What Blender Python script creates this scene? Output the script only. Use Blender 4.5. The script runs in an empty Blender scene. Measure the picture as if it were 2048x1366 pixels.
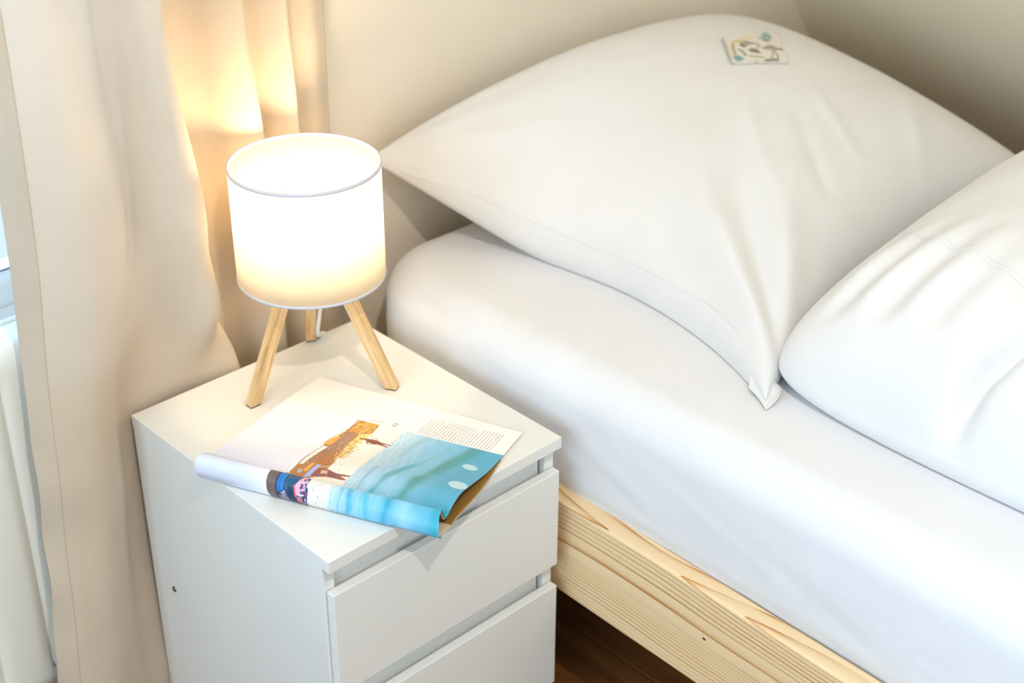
import bpy, bmesh, math, random
import numpy as np
from mathutils import Vector, Matrix

# ---------------------------------------------------------------- helpers
Z0 = 0.49                      # height of the nightstand top above the floor
SC = bpy.context.scene
C = SC.collection
def s2l(c):
    return tuple(((x/255)/12.92 if x/255 <= .04045 else ((x/255+.055)/1.055)**2.4) for x in c)

# ---------------------------------------------------------------- camera
cam = bpy.data.objects.new('camera', bpy.data.cameras.new('camera')); C.objects.link(cam)
cam.matrix_world = Matrix((
    (0.7261840054805314, 0.34442201112629306, -0.5950044272406476, -0.73326033),
    (-0.6874918390579907, 0.3681143107311435, -0.6259766972209085, -1.05249645),
    (0.0034294916406498923, 0.8636349532566724, 0.5041060464827137, 1.01281973 + Z0),
    (0, 0, 0, 1)))
cam.data.sensor_width = 36.0
cam.data.lens = 3034.32/2048*36
cam.data.clip_start = .05
cam.data.dof.use_dof = True
cam.data.dof.focus_distance = 1.74
cam.data.dof.aperture_fstop = 3.5
SC.camera = cam

# ---------------------------------------------------------------- light
w = bpy.data.worlds.new('world'); SC.world = w; w.use_nodes = True
w.node_tree.nodes['Background'].inputs[0].default_value = (.72, .86, 1.0, 1)
w.node_tree.nodes['Background'].inputs[1].default_value = 1.6
def area(name, loc, direction, sx, sy, power, col):
    l = bpy.data.lights.new(name, 'AREA'); l.shape = 'RECTANGLE'; l.size = sx; l.size_y = sy
    l.energy = power; l.color = col
    o = bpy.data.objects.new(name, l); C.objects.link(o); o.location = loc
    o.rotation_euler = Vector(direction).to_track_quat('-Z', 'Y').to_euler()
    return o
# daylight through the window over the radiator and through the big window on the left
area('daylight_back_window', (-.62, .76, 1.42), (0, -1, -.1), 1.3, 1.3, 95, (.40, .64, 1.0))
area('daylight_left_window', (-2.34, -1.0, 1.45), (1, 0, -.10), 2.0, 1.4, 76, (.71, .88, 1.0))
area('front_fill_light', (-.55, -3.36, 1.35), (0, 1, 0), 2.0, 1.8, 18, (1.0, .86, .62))  # added fill light behind the camera, lifts walls and drawer fronts
# warm white ceiling spot, up and to the left of the camera
pl = bpy.data.lights.new('ceiling_light', 'SPOT'); pl.energy = 105; pl.color = (1.0, .85, .72); pl.shadow_soft_size = .03
pl.spot_size = math.radians(95); pl.spot_blend = .6
po = bpy.data.objects.new('ceiling_light', pl); C.objects.link(po); po.location = (-.42, -1.15, 2.40)
po.rotation_euler = Vector((.75, 1.15, -1.9)).to_track_quat('-Z', 'Y').to_euler()

SC.view_settings.view_transform = 'Standard'; SC.view_settings.look = 'None'
SC.view_settings.gamma = 1.0; SC.view_settings.use_curve_mapping = False
SC.view_settings.exposure = -0.44

# ---------------------------------------------------------------- materials
def newmat(name):
    m = bpy.data.materials.new(name); m.use_nodes = True
    nt = m.node_tree; return m, nt, nt.nodes['Principled BSDF']
def N(nt, t, **kw):
    n = nt.nodes.new(t)
    for k, v in kw.items(): setattr(n, k, v)
    return n
def coords(nt, scale=(1, 1, 1), kind='Object', rot=(0, 0, 0)):
    tc = N(nt, 'ShaderNodeTexCoord'); mp = N(nt, 'ShaderNodeMapping')
    mp.inputs['Scale'].default_value = scale; mp.inputs['Rotation'].default_value = rot
    nt.links.new(tc.outputs[kind], mp.inputs['Vector']); return mp.outputs['Vector']
def noise(nt, vec, scale, detail=3, rough=.5, dist=0):
    n = N(nt, 'ShaderNodeTexNoise'); n.inputs['Scale'].default_value = scale
    n.inputs['Detail'].default_value = detail; n.inputs['Roughness'].default_value = rough
    n.inputs['Distortion'].default_value = dist
    nt.links.new(vec, n.inputs['Vector']); return n.outputs['Fac']
def ramp(nt, fac, stops):
    r = N(nt, 'ShaderNodeValToRGB'); e = r.color_ramp.elements
    while len(e) > 1: e.remove(e[-1])
    e[0].position = stops[0][0]; e[0].color = (*s2l(stops[0][1]), 1)
    for p, c in stops[1:]:
        k = e.new(p); k.color = (*s2l(c), 1)
    nt.links.new(fac, r.inputs['Fac']); return r.outputs['Color']
def bump(nt, fac, b, strength, dist=.001, prev=None):
    n = N(nt, 'ShaderNodeBump'); n.inputs['Strength'].default_value = strength
    n.inputs['Distance'].default_value = dist
    nt.links.new(fac, n.inputs['Height'])
    if prev is not None: nt.links.new(prev, n.inputs['Normal'])
    nt.links.new(n.outputs['Normal'], b.inputs['Normal']); return n.outputs['Normal']

def plain(name, col, rough=.5, spec=.5, metallic=0, bscale=None, bstr=.1, var=4):
    m, nt, b = newmat(name)
    v = coords(nt)
    c2 = tuple(max(0, x-var) for x in col)
    f = noise(nt, v, 9, 4)
    nt.links.new(ramp(nt, f, [(.3, c2), (.7, col)]), b.inputs['Base Color'])
    b.inputs['Roughness'].default_value = rough; b.inputs['Specular IOR Level'].default_value = spec
    b.inputs['Metallic'].default_value = metallic
    if bscale: bump(nt, noise(nt, v, bscale, 3), b, bstr)
    return m

def cloth(name, col, weave=.25, freq=1400, var=5, translucent=0, tcol=None, slub=.0):
    m, nt, b = newmat(name)
    v = coords(nt, kind='Object')
    c2 = tuple(max(0, x-var) for x in col)
    nt.links.new(ramp(nt, noise(nt, v, 14, 4), [(.3, c2), (.7, col)]), b.inputs['Base Color'])
    b.inputs['Roughness'].default_value = .9; b.inputs['Specular IOR Level'].default_value = .15
    b.inputs['Sheen Weight'].default_value = .08
    vv = coords(nt, (1, 1, .12)); vh = coords(nt, (.12, .12, 1))
    f1 = noise(nt, vv, freq, 2); f2 = noise(nt, vh, freq, 2)
    a = N(nt, 'ShaderNodeMath', operation='ADD'); nt.links.new(f1, a.inputs[0]); nt.links.new(f2, a.inputs[1])
    n1 = bump(nt, a.outputs[0], b, weave, .0006)
    if slub: bump(nt, noise(nt, v, 26, 4, .6), b, slub, .006, n1)
    if translucent:
        t = N(nt, 'ShaderNodeBsdfTranslucent'); t.inputs['Color'].default_value = (*s2l(tcol or col), 1)
        mx = N(nt, 'ShaderNodeMixShader'); mx.inputs[0].default_value = translucent
        out = nt.nodes['Material Output']
        nt.links.new(b.outputs[0], mx.inputs[1]); nt.links.new(t.outputs[0], mx.inputs[2])
        nt.links.new(mx.outputs[0], out.inputs['Surface'])
    return m

def wood(name, light, mid, dark, axis='Y', scale=26, rough=.45, stretch=.035, contrast=(.35, .75)):
    m, nt, b = newmat(name)
    sc = {'X': (stretch, 1, 1), 'Y': (1, stretch, 1), 'Z': (1, 1, stretch)}[axis]
    v = coords(nt, sc)
    big = noise(nt, v, scale*.35, 2, .5, .4)
    wv = N(nt, 'ShaderNodeTexWave'); wv.wave_type = 'BANDS'; wv.bands_direction = 'Z' if axis != 'Z' else 'X'
    wv.inputs['Scale'].default_value = scale; wv.inputs['Distortion'].default_value = 5.5
    wv.inputs['Detail'].default_value = 3; wv.inputs['Detail Scale'].default_value = .7
    nt.links.new(v, wv.inputs['Vector'])
    fine = noise(nt, v, scale*22, 3, .6)
    a = N(nt, 'ShaderNodeMath', operation='MULTIPLY'); nt.links.new(wv.outputs['Fac'], a.inputs[0]); nt.links.new(big, a.inputs[1])
    a2 = N(nt, 'ShaderNodeMath', operation='MULTIPLY_ADD'); nt.links.new(fine, a2.inputs[0]); a2.inputs[1].default_value = .22
    nt.links.new(a.outputs[0], a2.inputs[2])
    nt.links.new(ramp(nt, a2.outputs[0], [(contrast[0]*.55, light), (contrast[0], mid), (contrast[1], dark)]), b.inputs['Base Color'])
    b.inputs['Roughness'].default_value = rough; b.inputs['Specular IOR Level'].default_value = .35
    bump(nt, a2.outputs[0], b, .12, .0008)
    return m

def attr_mat(name, rough=.35, spec=.5, attr='print'):
    m, nt, b = newmat(name)
    a = N(nt, 'ShaderNodeAttribute', attribute_name=attr)
    nt.links.new(a.outputs['Color'], b.inputs['Base Color'])
    b.inputs['Roughness'].default_value = rough; b.inputs['Specular IOR Level'].default_value = spec
    return m

M = {}
M['wall'] = plain('wall_paint', (230, 219, 202), .9, .2, bscale=240, bstr=.18, var=3)
M['wall_side'] = plain('side_wall_paint', (246, 233, 206), .9, .2, bscale=240, bstr=.18, var=3)
M['ceiling'] = plain('ceiling_paint', (236, 234, 228), .9, .2)
M['white'] = plain('white_foil', (230, 230, 226), .42, .4, bscale=900, bstr=.05, var=2)
M['radiator'] = plain('radiator_enamel', (236, 236, 226), .35, .5, var=2)
M['frame'] = plain('window_frame_white', (238, 240, 240), .4, .5)
M['metal'] = plain('screw_metal', (120, 125, 128), .35, .6, metallic=.9)
M['dark'] = plain('dark_rubber', (60, 56, 50), .7, .3)
M['sheet'] = cloth('fitted_sheet_cotton', (228, 229, 232), .3, 1200, 3, slub=.12)
M['pillow'] = cloth('pillow_cotton', (224, 223, 222), .15, 1500, 3, slub=.10)
M['duvet'] = cloth('duvet_cotton', (229, 229, 229), .15, 1500, 3, slub=.10)
M['curtain'] = cloth('curtain_linen', (233, 216, 195), .45, 1100, 6, translucent=.32, tcol=(236, 231, 220))
M['shade'] = cloth('lamp_shade_linen', (250, 246, 240), .5, 900, 3, translucent=.8, tcol=(255, 250, 238))
M['trim'] = plain('shade_trim', (214, 213, 222), .8, .2)
def pine(name, axis='Y'):
    """sawn pine: growth lines running along the board, crowded to its lower edge, with one long cathedral"""
    m, nt, b = newmat(name)
    tc = N(nt, 'ShaderNodeTexCoord'); sp = N(nt, 'ShaderNodeSeparateXYZ'); nt.links.new(tc.outputs['Object'], sp.inputs[0])
    al, ac = {'Y': ('Y', 'X'), 'X': ('X', 'Y'), 'Z': ('Z', 'X')}[axis]
    hz = 'Z' if axis != 'Z' else 'Y'
    def mth(op, a, c=None, d=None):
        n = N(nt, 'ShaderNodeMath', operation=op)
        for i, q in enumerate((a, c, d)):
            if q is None: continue
            if isinstance(q, (int, float)): n.inputs[i].default_value = q
            else: nt.links.new(q, n.inputs[i])
        return n.outputs[0]
    hgt = mth('ADD', sp.outputs[hz], mth('MULTIPLY', sp.outputs[ac], -.30))
    v1 = coords(nt, {'Y': (3, 1.1, 4), 'X': (1.1, 3, 4), 'Z': (3, 3, 1.1)}[axis])
    w1 = noise(nt, v1, 1.6, 1.5, .45)
    # 0 at the top edge, 1 at the lower edge of the board
    t = mth('MULTIPLY', mth('SUBTRACT', .3745, hgt), 1/.142)
    t = mth('ADD', t, mth('MULTIPLY', mth('SUBTRACT', w1, .5), .40))
    t = mth('MAXIMUM', t, -.5)
    q1 = mth('MULTIPLY', mth('MINIMUM', t, .30), 21.0)
    q2 = mth('MULTIPLY', mth('MINIMUM', mth('MAXIMUM', mth('SUBTRACT', t, .30), 0.0), .24), 6.0)
    q3 = mth('MULTIPLY', mth('MAXIMUM', mth('SUBTRACT', t, .54), 0.0), 31.0)
    phs = mth('ADD', mth('ADD', q1, q2), q3)
    fr = mth('FRACT', mth('ADD', phs, 20.0))
    saw = mth('POWER', fr, 4.0)
    v2 = coords(nt, {'Y': (1, .03, 1), 'X': (.03, 1, 1), 'Z': (1, 1, .03)}[axis])
    fine = noise(nt, v2, 520, 3, .6)
    amp = noise(nt, v2, 70, 2, .5)
    f = mth('MULTIPLY_ADD', fine, .16, mth('MULTIPLY', saw, mth('MULTIPLY', mth('POWER', amp, 1.6), 2.1)))
    nt.links.new(ramp(nt, f, [(.05, (240, 214, 172)), (.28, (232, 200, 152)), (.62, (196, 142, 84)), (.9, (160, 104, 52))]), b.inputs['Base Color'])
    b.inputs['Roughness'].default_value = .42; b.inputs['Specular IOR Level'].default_value = .4
    bump(nt, f, b, .05, .0004)
    return m
def ash(name, tint=0):
    """lamp legs: plain face on two sides, fine layered lines on the other two"""
    m, nt, b = newmat(name)
    v = coords(nt, (1, .18, .035)); f1 = noise(nt, v, 620, 3, .6)
    v2 = coords(nt, (1, 1, .10)); f2 = noise(nt, v2, 60, 3, .5, 1.2)
    a = N(nt, 'ShaderNodeMath', operation='MULTIPLY_ADD'); nt.links.new(f1, a.inputs[0]); a.inputs[1].default_value = .6
    c = N(nt, 'ShaderNodeMath', operation='MULTIPLY'); nt.links.new(f2, c.inputs[0]); c.inputs[1].default_value = .55
    nt.links.new(c.outputs[0], a.inputs[2])
    nt.links.new(ramp(nt, a.outputs[0], [(.42, (236, 204, 156)), (.57, (222, 184, 132)), (.74, (180, 134, 88))]), b.inputs['Base Color'])
    b.inputs['Roughness'].default_value = .5; b.inputs['Specular IOR Level'].default_value = .35
    bump(nt, a.outputs[0], b, .12, .0004)
    return m
M['pine'] = pine('pine_rail', 'Y')
M['leg'] = ash('lamp_leg_ash')
M['knot'] = plain('dark_knot', (96, 52, 26), .6, .3)
M['cable'] = plain('white_cable', (240, 238, 230), .5, .4)

# ---------------------------------------------------------------- object helpers
def tag(o, label=None, cat=None, group=None, kind=None):
    if label: o['label'] = label
    if cat: o['category'] = cat
    if group: o['group'] = group
    if kind: o['kind'] = kind
    return o
def empty(name, loc=(0, 0, 0), rz=0.0):
    o = bpy.data.objects.new(name, None); C.objects.link(o); o.location = loc; o.rotation_euler = (0, 0, rz)
    o.empty_display_size = .05
    return o
def link(name, me, mat, parent=None, smooth=True, autosmooth=None):
    mats = mat if isinstance(mat, (list, tuple)) else [mat]
    for m in mats: me.materials.append(m)
    if smooth:
        me.polygons.foreach_set('use_smooth', [True]*len(me.polygons))
    o = bpy.data.objects.new(name, me); C.objects.link(o)
    if parent:
        o.parent = parent
    return o
def from_bm(name, bm, mat, parent=None, smooth=False):
    me = bpy.data.meshes.new(name); bm.to_mesh(me); bm.free()
    return link(name, me, mat, parent, smooth)
def box_bm(bm, x0, x1, y0, y1, z0, z1, bev=.0012, seg=2):
    r = bmesh.ops.create_cube(bm, size=1)
    vs = r['verts']
    for v in vs:
        v.co = Vector(((x0+x1)/2+v.co.x*(x1-x0), (y0+y1)/2+v.co.y*(y1-y0), (z0+z1)/2+v.co.z*(z1-z0)))
    if bev:
        es = list({e for v in vs for e in v.link_edges})
        bmesh.ops.bevel(bm, geom=es, offset=bev, segments=seg, profile=.5, affect='EDGES')
def box(name, mat, x0, x1, y0, y1, z0, z1, parent=None, bev=.0012, seg=2):
    bm = bmesh.new(); box_bm(bm, x0, x1, y0, y1, z0, z1, bev, seg)
    return from_bm(name, bm, mat, parent)
def grid_mesh(name, P, close_u=False):
    n, m = P.shape[:2]
    me = bpy.data.meshes.new(name)
    idx = np.arange(n*m).reshape(n, m)
    a = idx[:-1, :-1].ravel(); b = idx[1:, :-1].ravel(); c = idx[1:, 1:].ravel(); d = idx[:-1, 1:].ravel()
    F = np.stack([a, b, c, d], 1)
    if close_u:
        F2 = np.stack([idx[-1, :-1], idx[0, :-1], idx[0, 1:], idx[-1, 1:]], 1); F = np.concatenate([F, F2])
    return mesh_np(me, P.reshape(-1, 3), F)
def mesh_np(me, V, F):
    V = np.asarray(V, np.float32); F = np.asarray(F, np.int32)
    me.vertices.add(len(V)); me.vertices.foreach_set('co', V.ravel())
    me.loops.add(F.size); me.loops.foreach_set('vertex_index', F.ravel())
    me.polygons.add(len(F)); me.polygons.foreach_set('loop_start', np.arange(0, F.size, 4, dtype=np.int32))
    me.update(calc_edges=True); me.validate()
    return me
def tube(name, pts, r, mat, parent=None, seg=10, closed=False):
    pts = [Vector(p) for p in pts]; n = len(pts); rings = []
    for i, p in enumerate(pts):
        a = pts[(i-1) % n] if (closed or i) else p; b = pts[(i+1) % n] if (closed or i < n-1) else p
        t = (b-a).normalized(); u = t.orthogonal().normalized() if i == 0 else (prev-t*prev.dot(t)).normalized()
        prev = u; v = t.cross(u)
        rings.append([p+(u*math.cos(k*2*math.pi/seg)+v*math.sin(k*2*math.pi/seg))*r for k in range(seg)])
    bm = bmesh.new(); R = [[bm.verts.new(q) for q in rg] for rg in rings]
    for i in range(n if closed else n-1):
        for k in range(seg):
            bm.faces.new((R[i][k], R[i][(k+1) % seg], R[(i+1) % n][(k+1) % seg], R[(i+1) % n][k]))
    if not closed:
        bm.faces.new(R[0][::-1]); bm.faces.new(R[-1])
    bmesh.ops.recalc_face_normals(bm, faces=bm.faces)
    return from_bm(name, bm, mat, parent, True)
def lathe(name, prof, mat, parent=None, seg=64, loc=(0, 0, 0), closed=False):
    bm = bmesh.new(); R = []
    for k in range(seg):
        a = 2*math.pi*k/seg
        R.append([bm.verts.new((loc[0]+r*math.cos(a), loc[1]+r*math.sin(a), loc[2]+z)) for r, z in prof])
    m = len(prof)
    for k in range(seg):
        for j in range(m if closed else m-1):
            j2 = (j+1) % m
            try: bm.faces.new((R[k][j], R[(k+1) % seg][j], R[(k+1) % seg][j2], R[k][j2]))
            except ValueError: pass
    bmesh.ops.remove_doubles(bm, verts=bm.verts, dist=1e-6)
    bmesh.ops.recalc_face_normals(bm, faces=bm.faces)
    return from_bm(name, bm, mat, parent, True)
def smooth_curve(pts, n):
    """Catmull-Rom through pts, resampled to n points evenly by length"""
    P = np.asarray(pts, float); Q = np.vstack([2*P[0]-P[1], P, 2*P[-1]-P[-2]]); out = []
    for i in range(1, len(Q)-2):
        for t in np.linspace(0, 1, 24, endpoint=False):
            p0, p1, p2, p3 = Q[i-1], Q[i], Q[i+1], Q[i+2]
            out.append(.5*((2*p1)+(-p0+p2)*t+(2*p0-5*p1+4*p2-p3)*t*t+(-p0+3*p1-3*p2+p3)*t**3))
    out.append(Q[-2]); out = np.array(out)
    L = np.r_[0, np.cumsum(np.linalg.norm(np.diff(out, axis=0), axis=1))]
    s = np.linspace(0, L[-1], n)
    return np.stack([np.interp(s, L, out[:, k]) for k in range(out.shape[1])], 1)
def sstep(a, b, x):
    t = np.clip((x-a)/(b-a), 0, 1); return t*t*(3-2*t)
def vnoise(x, y, seed=0):
    """smooth value noise on arrays"""
    rs = np.random.RandomState(seed); T = rs.rand(64, 64)
    xi = np.floor(x).astype(int); yi = np.floor(y).astype(int); fx = x-xi; fy = y-yi
    fx = fx*fx*(3-2*fx); fy = fy*fy*(3-2*fy)
    g = lambda i, j: T[i % 64, j % 64]
    return (g(xi, yi)*(1-fx)+g(xi+1, yi)*fx)*(1-fy)+(g(xi, yi+1)*(1-fx)+g(xi+1, yi+1)*fx)*fy-.5

# ================================================================ THE SETTING
YW = .50                                    # inner face of the wall behind the bed
def struct(name, mat, *a, **k):
    o = box(name, mat, *a, **k); o['kind'] = 'structure'; return o
def struct_multi(name, mat, boxes):
    bm = bmesh.new()
    for b in boxes: box_bm(bm, *b, bev=0)
    o = from_bm(name, bm, mat); o['kind'] = 'structure'; return o
XL, XR, YF, ZC = -2.2, 1.72, -3.2, 2.45
# floor of dark planks
def floor():
    m, nt, b = newmat('dark_wood_plank')
    oi = N(nt, 'ShaderNodeObjectInfo')
    v = coords(nt, (1, .05, 1), 'Object')
    ad = N(nt, 'ShaderNodeVectorMath', operation='ADD'); nt.links.new(v, ad.inputs[0])
    cx = N(nt, 'ShaderNodeCombineXYZ'); mm = N(nt, 'ShaderNodeMath', operation='MULTIPLY'); mm.inputs[1].default_value = 40
    nt.links.new(oi.outputs['Random'], mm.inputs[0]); nt.links.new(mm.outputs[0], cx.inputs[0]); nt.links.new(mm.outputs[0], cx.inputs[1])
    nt.links.new(cx.outputs[0], ad.inputs[1])
    f = noise(nt, ad.outputs[0], 28, 5, .65, .6)
    nt.links.new(ramp(nt, f, [(.25, (92, 54, 26)), (.5, (128, 80, 40)), (.75, (158, 104, 56))]), b.inputs['Base Color'])
    b.inputs['Roughness'].default_value = .38
    bump(nt, f, b, .15, .001)
    base = struct('floor', M['dark'], XL, XR+.2, YF, YW+.02, -.03, -.010, bev=0)
    me = None; wpl = .13; lpl = 1.25; k = 0
    x = XL
    while x < XR+.1:
        y = YF-(k % 3)*.42
        while y < YW:
            if me is None:
                bm = bmesh.new(); box_bm(bm, -wpl/2+.0008, wpl/2-.0008, -lpl/2+.0008, lpl/2-.0008, -.009, 0, .0012, 1)
                o = from_bm('plank', bm, m, base); me = o.data
            else:
                o = bpy.data.objects.new('plank', me); C.objects.link(o); o.parent = base
            o.location = (x+wpl/2, y+lpl/2, 0)
            y += lpl
        x += wpl; k += 1
floor()
# wall behind the bed, with the window opening over the radiator
WX0, WX1, WZ0, WZ1 = -1.35, .10, .565, 2.08
struct_multi('wall_back', M['wall'], [
    (XL-.1, WX0, YW, YW+.22, 0, ZC), (WX1, XR+.2, YW, YW+.22, 0, ZC),
    (WX0, WX1, YW, YW+.22, 0, WZ0), (WX0, WX1, YW, YW+.22, WZ1, ZC)])
LY0, LY1, LZ0, LZ1 = -2.1, .1, .75, 2.15
struct_multi('wall_left', M['ceiling'], [
    (XL-.1, XL, YF, LY0, 0, ZC), (XL-.1, XL, LY1, YW, 0, ZC),
    (XL-.1, XL, LY0, LY1, 0, LZ0), (XL-.1, XL, LY0, LY1, LZ1, ZC)])
FX0, FX1, FZ0, FZ1 = -1.6, .5, .35, 2.3  # opening added to let the front fill light in
struct_multi('wall_front', M['ceiling'], [
    (XL-.1, FX0, YF-.1, YF, 0, ZC), (FX1, XR+.2, YF-.1, YF, 0, ZC),
    (FX0, FX1, YF-.1, YF, 0, FZ0), (FX0, FX1, YF-.1, YF, FZ1, ZC)])
# sloped attic wall above the bed: knee wall, then the slope up to the ceiling
def slope_x(z): return 1.424-.70*(z-.677)
bm = bmesh.new()
kz = .677-(XR-1.424)/.70
pr = [(XR, 0), (XR, kz), (slope_x(ZC), ZC), (slope_x(ZC)+.14, ZC), (XR+.14, kz+.05), (XR+.14, 0)]
va = [bm.verts.new((x, YF, z)) for x, z in pr]; vb = [bm.verts.new((x, YW+.2, z)) for x, z in pr]
bm.faces.new(va); bm.faces.new(vb[::-1])
for i in range(len(pr)):
    j = (i+1) % len(pr); bm.faces.new((va[i], vb[i], vb[j], va[j]))
bmesh.ops.recalc_face_normals(bm, faces=bm.faces)
o = from_bm('wall_right', bm, M['wall_side']); o['kind'] = 'structure'
struct('ceiling', M['ceiling'], XL-.1, XR+.3, YF-.1, YW+.2, ZC, ZC+.08, bev=0)

# windows
def glass_mat():
    m, nt, b = newmat('window_glass')
    nt.nodes.remove(b)
    tr = N(nt, 'ShaderNodeBsdfTransparent'); tr.inputs[0].default_value = (.95, .98, 1, 1)
    gl = N(nt, 'ShaderNodeBsdfGlossy'); gl.inputs['Roughness'].default_value = .02
    fr = N(nt, 'ShaderNodeFresnel'); fr.inputs[0].default_value = 1.45
    mx = N(nt, 'ShaderNodeMixShader'); nt.links.new(fr.outputs[0], mx.inputs[0])
    nt.links.new(tr.outputs[0], mx.inputs[1]); nt.links.new(gl.outputs[0], mx.inputs[2])
    nt.links.new(mx.outputs[0], nt.nodes['Material Output'].inputs['Surface'])
    return m
M['glass'] = glass_mat()
def window(name, a0, a1, z0, z1, plane, axis):
    """frame with a middle post, two panes"""
    root = empty(name); root['kind'] = 'structure'
    def bx(n, mat, u0, u1, w0, w1, d0, d1, bev=.003):
        if axis == 'F': return box(n, mat, u0, u1, plane-d1, plane-d0, w0, w1, root, bev)
        if axis == 'Y': return box(n, mat, u0, u1, plane+d0, plane+d1, w0, w1, root, bev)
        return box(n, mat, plane-d1, plane-d0, u0, u1, w0, w1, root, bev)
    f = .055; mid = (a0+a1)/2
    for n, u0, u1, w0, w1 in (('window_frame', a0, a0+f, z0, z1), ('window_frame', a1-f, a1, z0, z1),
                              ('window_frame', a0+f, a1-f, z0, z0+f), ('window_frame', a0+f, a1-f, z1-f, z1),
                              ('window_frame', mid-f/2, mid+f/2, z0+f, z1-f)):
        bx(n, M['frame'], u0, u1, w0, w1, .08, .14)
    bx('pane', M['glass'], a0+f, mid-f/2, z0+f, z1-f, .105, .111, 0)
    bx('pane', M['glass'], mid+f/2, a1-f, z0+f, z1-f, .105, .111, 0)
    bx('window_sill', M['frame'], a0, a1, z0-.0, z0+.022, -.0, .08)
window('window_1', WX0, WX1, WZ0, WZ1, YW, 'Y')
window('window_2', LY0, LY1, LZ0, LZ1, XL, 'X')
window('added_front_window', FX0, FX1, FZ0, FZ1, YF, 'F')  # unseen window, added around the front fill light
tag(struct('baseboard_back', M['frame'], -.16, XR-.02, YW-.014, YW, 0, .06, bev=.002))

# ================================================================ RADIATOR
rad = tag(empty('radiator', (-.80, .452, .13)), 'white flat panel radiator with vertical grooves, left of the beige curtain', 'radiator')
x0, x1, zb, zt = -.62, .90, 0.0, .488
panel = grid = None
nx = 520
xs = np.linspace(x0, x1, nx); zs = np.array([zb, zb+.004, zb+.018, zb+.035, zb+.05] + list(np.linspace(zb+.06, zt-.06, 20)) + [zt-.05, zt-.035, zt-.018, zt-.004, zt])
X, Zg = np.meshgrid(xs, zs)
per = .0655
ph = ((X-x0) % per)/per
groove = np.exp(-((ph-.5)/.11)**2)*.0065
fade = sstep(zb+.02, zb+.05, Zg)*sstep(zt-.02, zt-.05, Zg)
edge = np.minimum(np.minimum(Zg-zb, zt-Zg), np.minimum(X-x0, x1-X)); rnd = .008*(1-np.sqrt(np.clip(1-(1-np.clip(edge/.008, 0, 1))**2, 0, 1)))
P = np.stack([X, -.022+groove*fade+rnd, Zg], 2)
me = grid_mesh('front_panel', P)
fp = link('front_panel', me, M['radiator'], rad)
md = fp.modifiers.new('s', 'SOLIDIFY'); md.thickness = .012; md.offset = 1 if False else -1
box('back_panel', M['radiator'], x0, x1, .035, .047, zb, zt, rad, .004)
box('top_grille', M['radiator'], x0+.01, x1-.01, -.010, .034, zt-.008, zt-.002, rad, .001)
for sx in (x0-.0, x1-.003): box('side_cover', M['radiator'], sx, sx+.003, -.012, .034, zb+.004, zt, rad, .001)
box('bracket', M['radiator'], x1-.035, x1-.012, -.006, .054, zb-.012, zb+.003, rad, .001)
box('wall_mount', M['radiator'], x1-.10, x1-.07, .046, .0480, zb+.05, zt-.05, rad, .001)
box('wall_mount', M['radiator'], x0+.10, x0+.13, .046, .0480, zb+.05, zt-.05, rad, .001)

# ================================================================ CURTAIN
cur = tag(empty('curtain', (.1, .44, .02)), 'long beige linen curtain hanging in folds behind the nightstand and lamp', 'curtain')
CO = np.array([.1, .44, .02])
# plan curves of the hanging cloth, at four heights (relative to the nightstand top)
top = [(-.115, .384), (-.098, .362), (-.060, .350), (-.030, .352), (.000, .356), (.016, .372), (.034, .366), (.052, .342), (.073, .344), (.079, .367), (.060, .405), (.068, .440), (.106, .458), (.160, .450), (.195, .425), (.222, .412), (.232, .430), (.226, .452), (.244, .464), (.268, .440), (.287, .418), (.297, .432), (.294, .455), (.316, .466), (.345, .452), (.376, .462)]
mid = [(-.118, .382), (-.100, .360), (-.060, .350), (-.025, .354), (.008, .360), (.026, .376), (.040, .368), (.068, .346), (.100, .347), (.107, .370), (.088, .410), (.094, .440), (.134, .458), (.175, .450), (.205, .428), (.238, .414), (.249, .432), (.244, .452), (.258, .464), (.276, .442), (.294, .420), (.304, .434), (.302, .455), (.320, .466), (.347, .452), (.374, .462)]
low = [(-.134, .384), (-.112, .362), (-.070, .354), (-.035, .372), (-.006, .4005), (.040, .4040), (.080, .4040), (.130, .4030), (.158, .4025), (.164, .412), (.152, .432), (.152, .450), (.172, .460), (.200, .452), (.222, .436), (.250, .424), (.260, .436), (.256, .454), (.268, .465), (.284, .446), (.300, .428), (.309, .440), (.308, .457), (.324, .467), (.348, .454), (.374, .463)]
bot = [(-.172, .382), (-.150, .362), (-.100, .356), (-.055, .372), (-.012, .4005), (.040, .404), (.080, .4030), (.130, .4030), (.158, .4040), (.166, .414), (.156, .434), (.156, .450), (.176, .460), (.200, .452), (.222, .436), (.250, .424), (.260, .436), (.256, .454), (.268, .465), (.284, .446), (.300, .428), (.309, .440), (.308, .457), (.324, .467), (.348, .454), (.374, .463)]
knee = [((a[0]+b[0])/2, (a[1]+b[1])/2) for a, b in zip(mid, low)]
knee[7:12] = [(.104, .358), (.121, .362), (.127, .380), (.124, .420), (.126, .445)]
nu, nv = 420, 240
Cv = [np.array(smooth_curve(c, nu)) for c in (bot, low, knee, mid, top)]
hz = [-.49, .012, .125, .26, .50]
zz = np.r_[np.linspace(-.485, .6, 200), np.linspace(.62, 1.55, 40)]
u = np.linspace(0, 1, nu)
P = np.zeros((nv, nu, 3))
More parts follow.
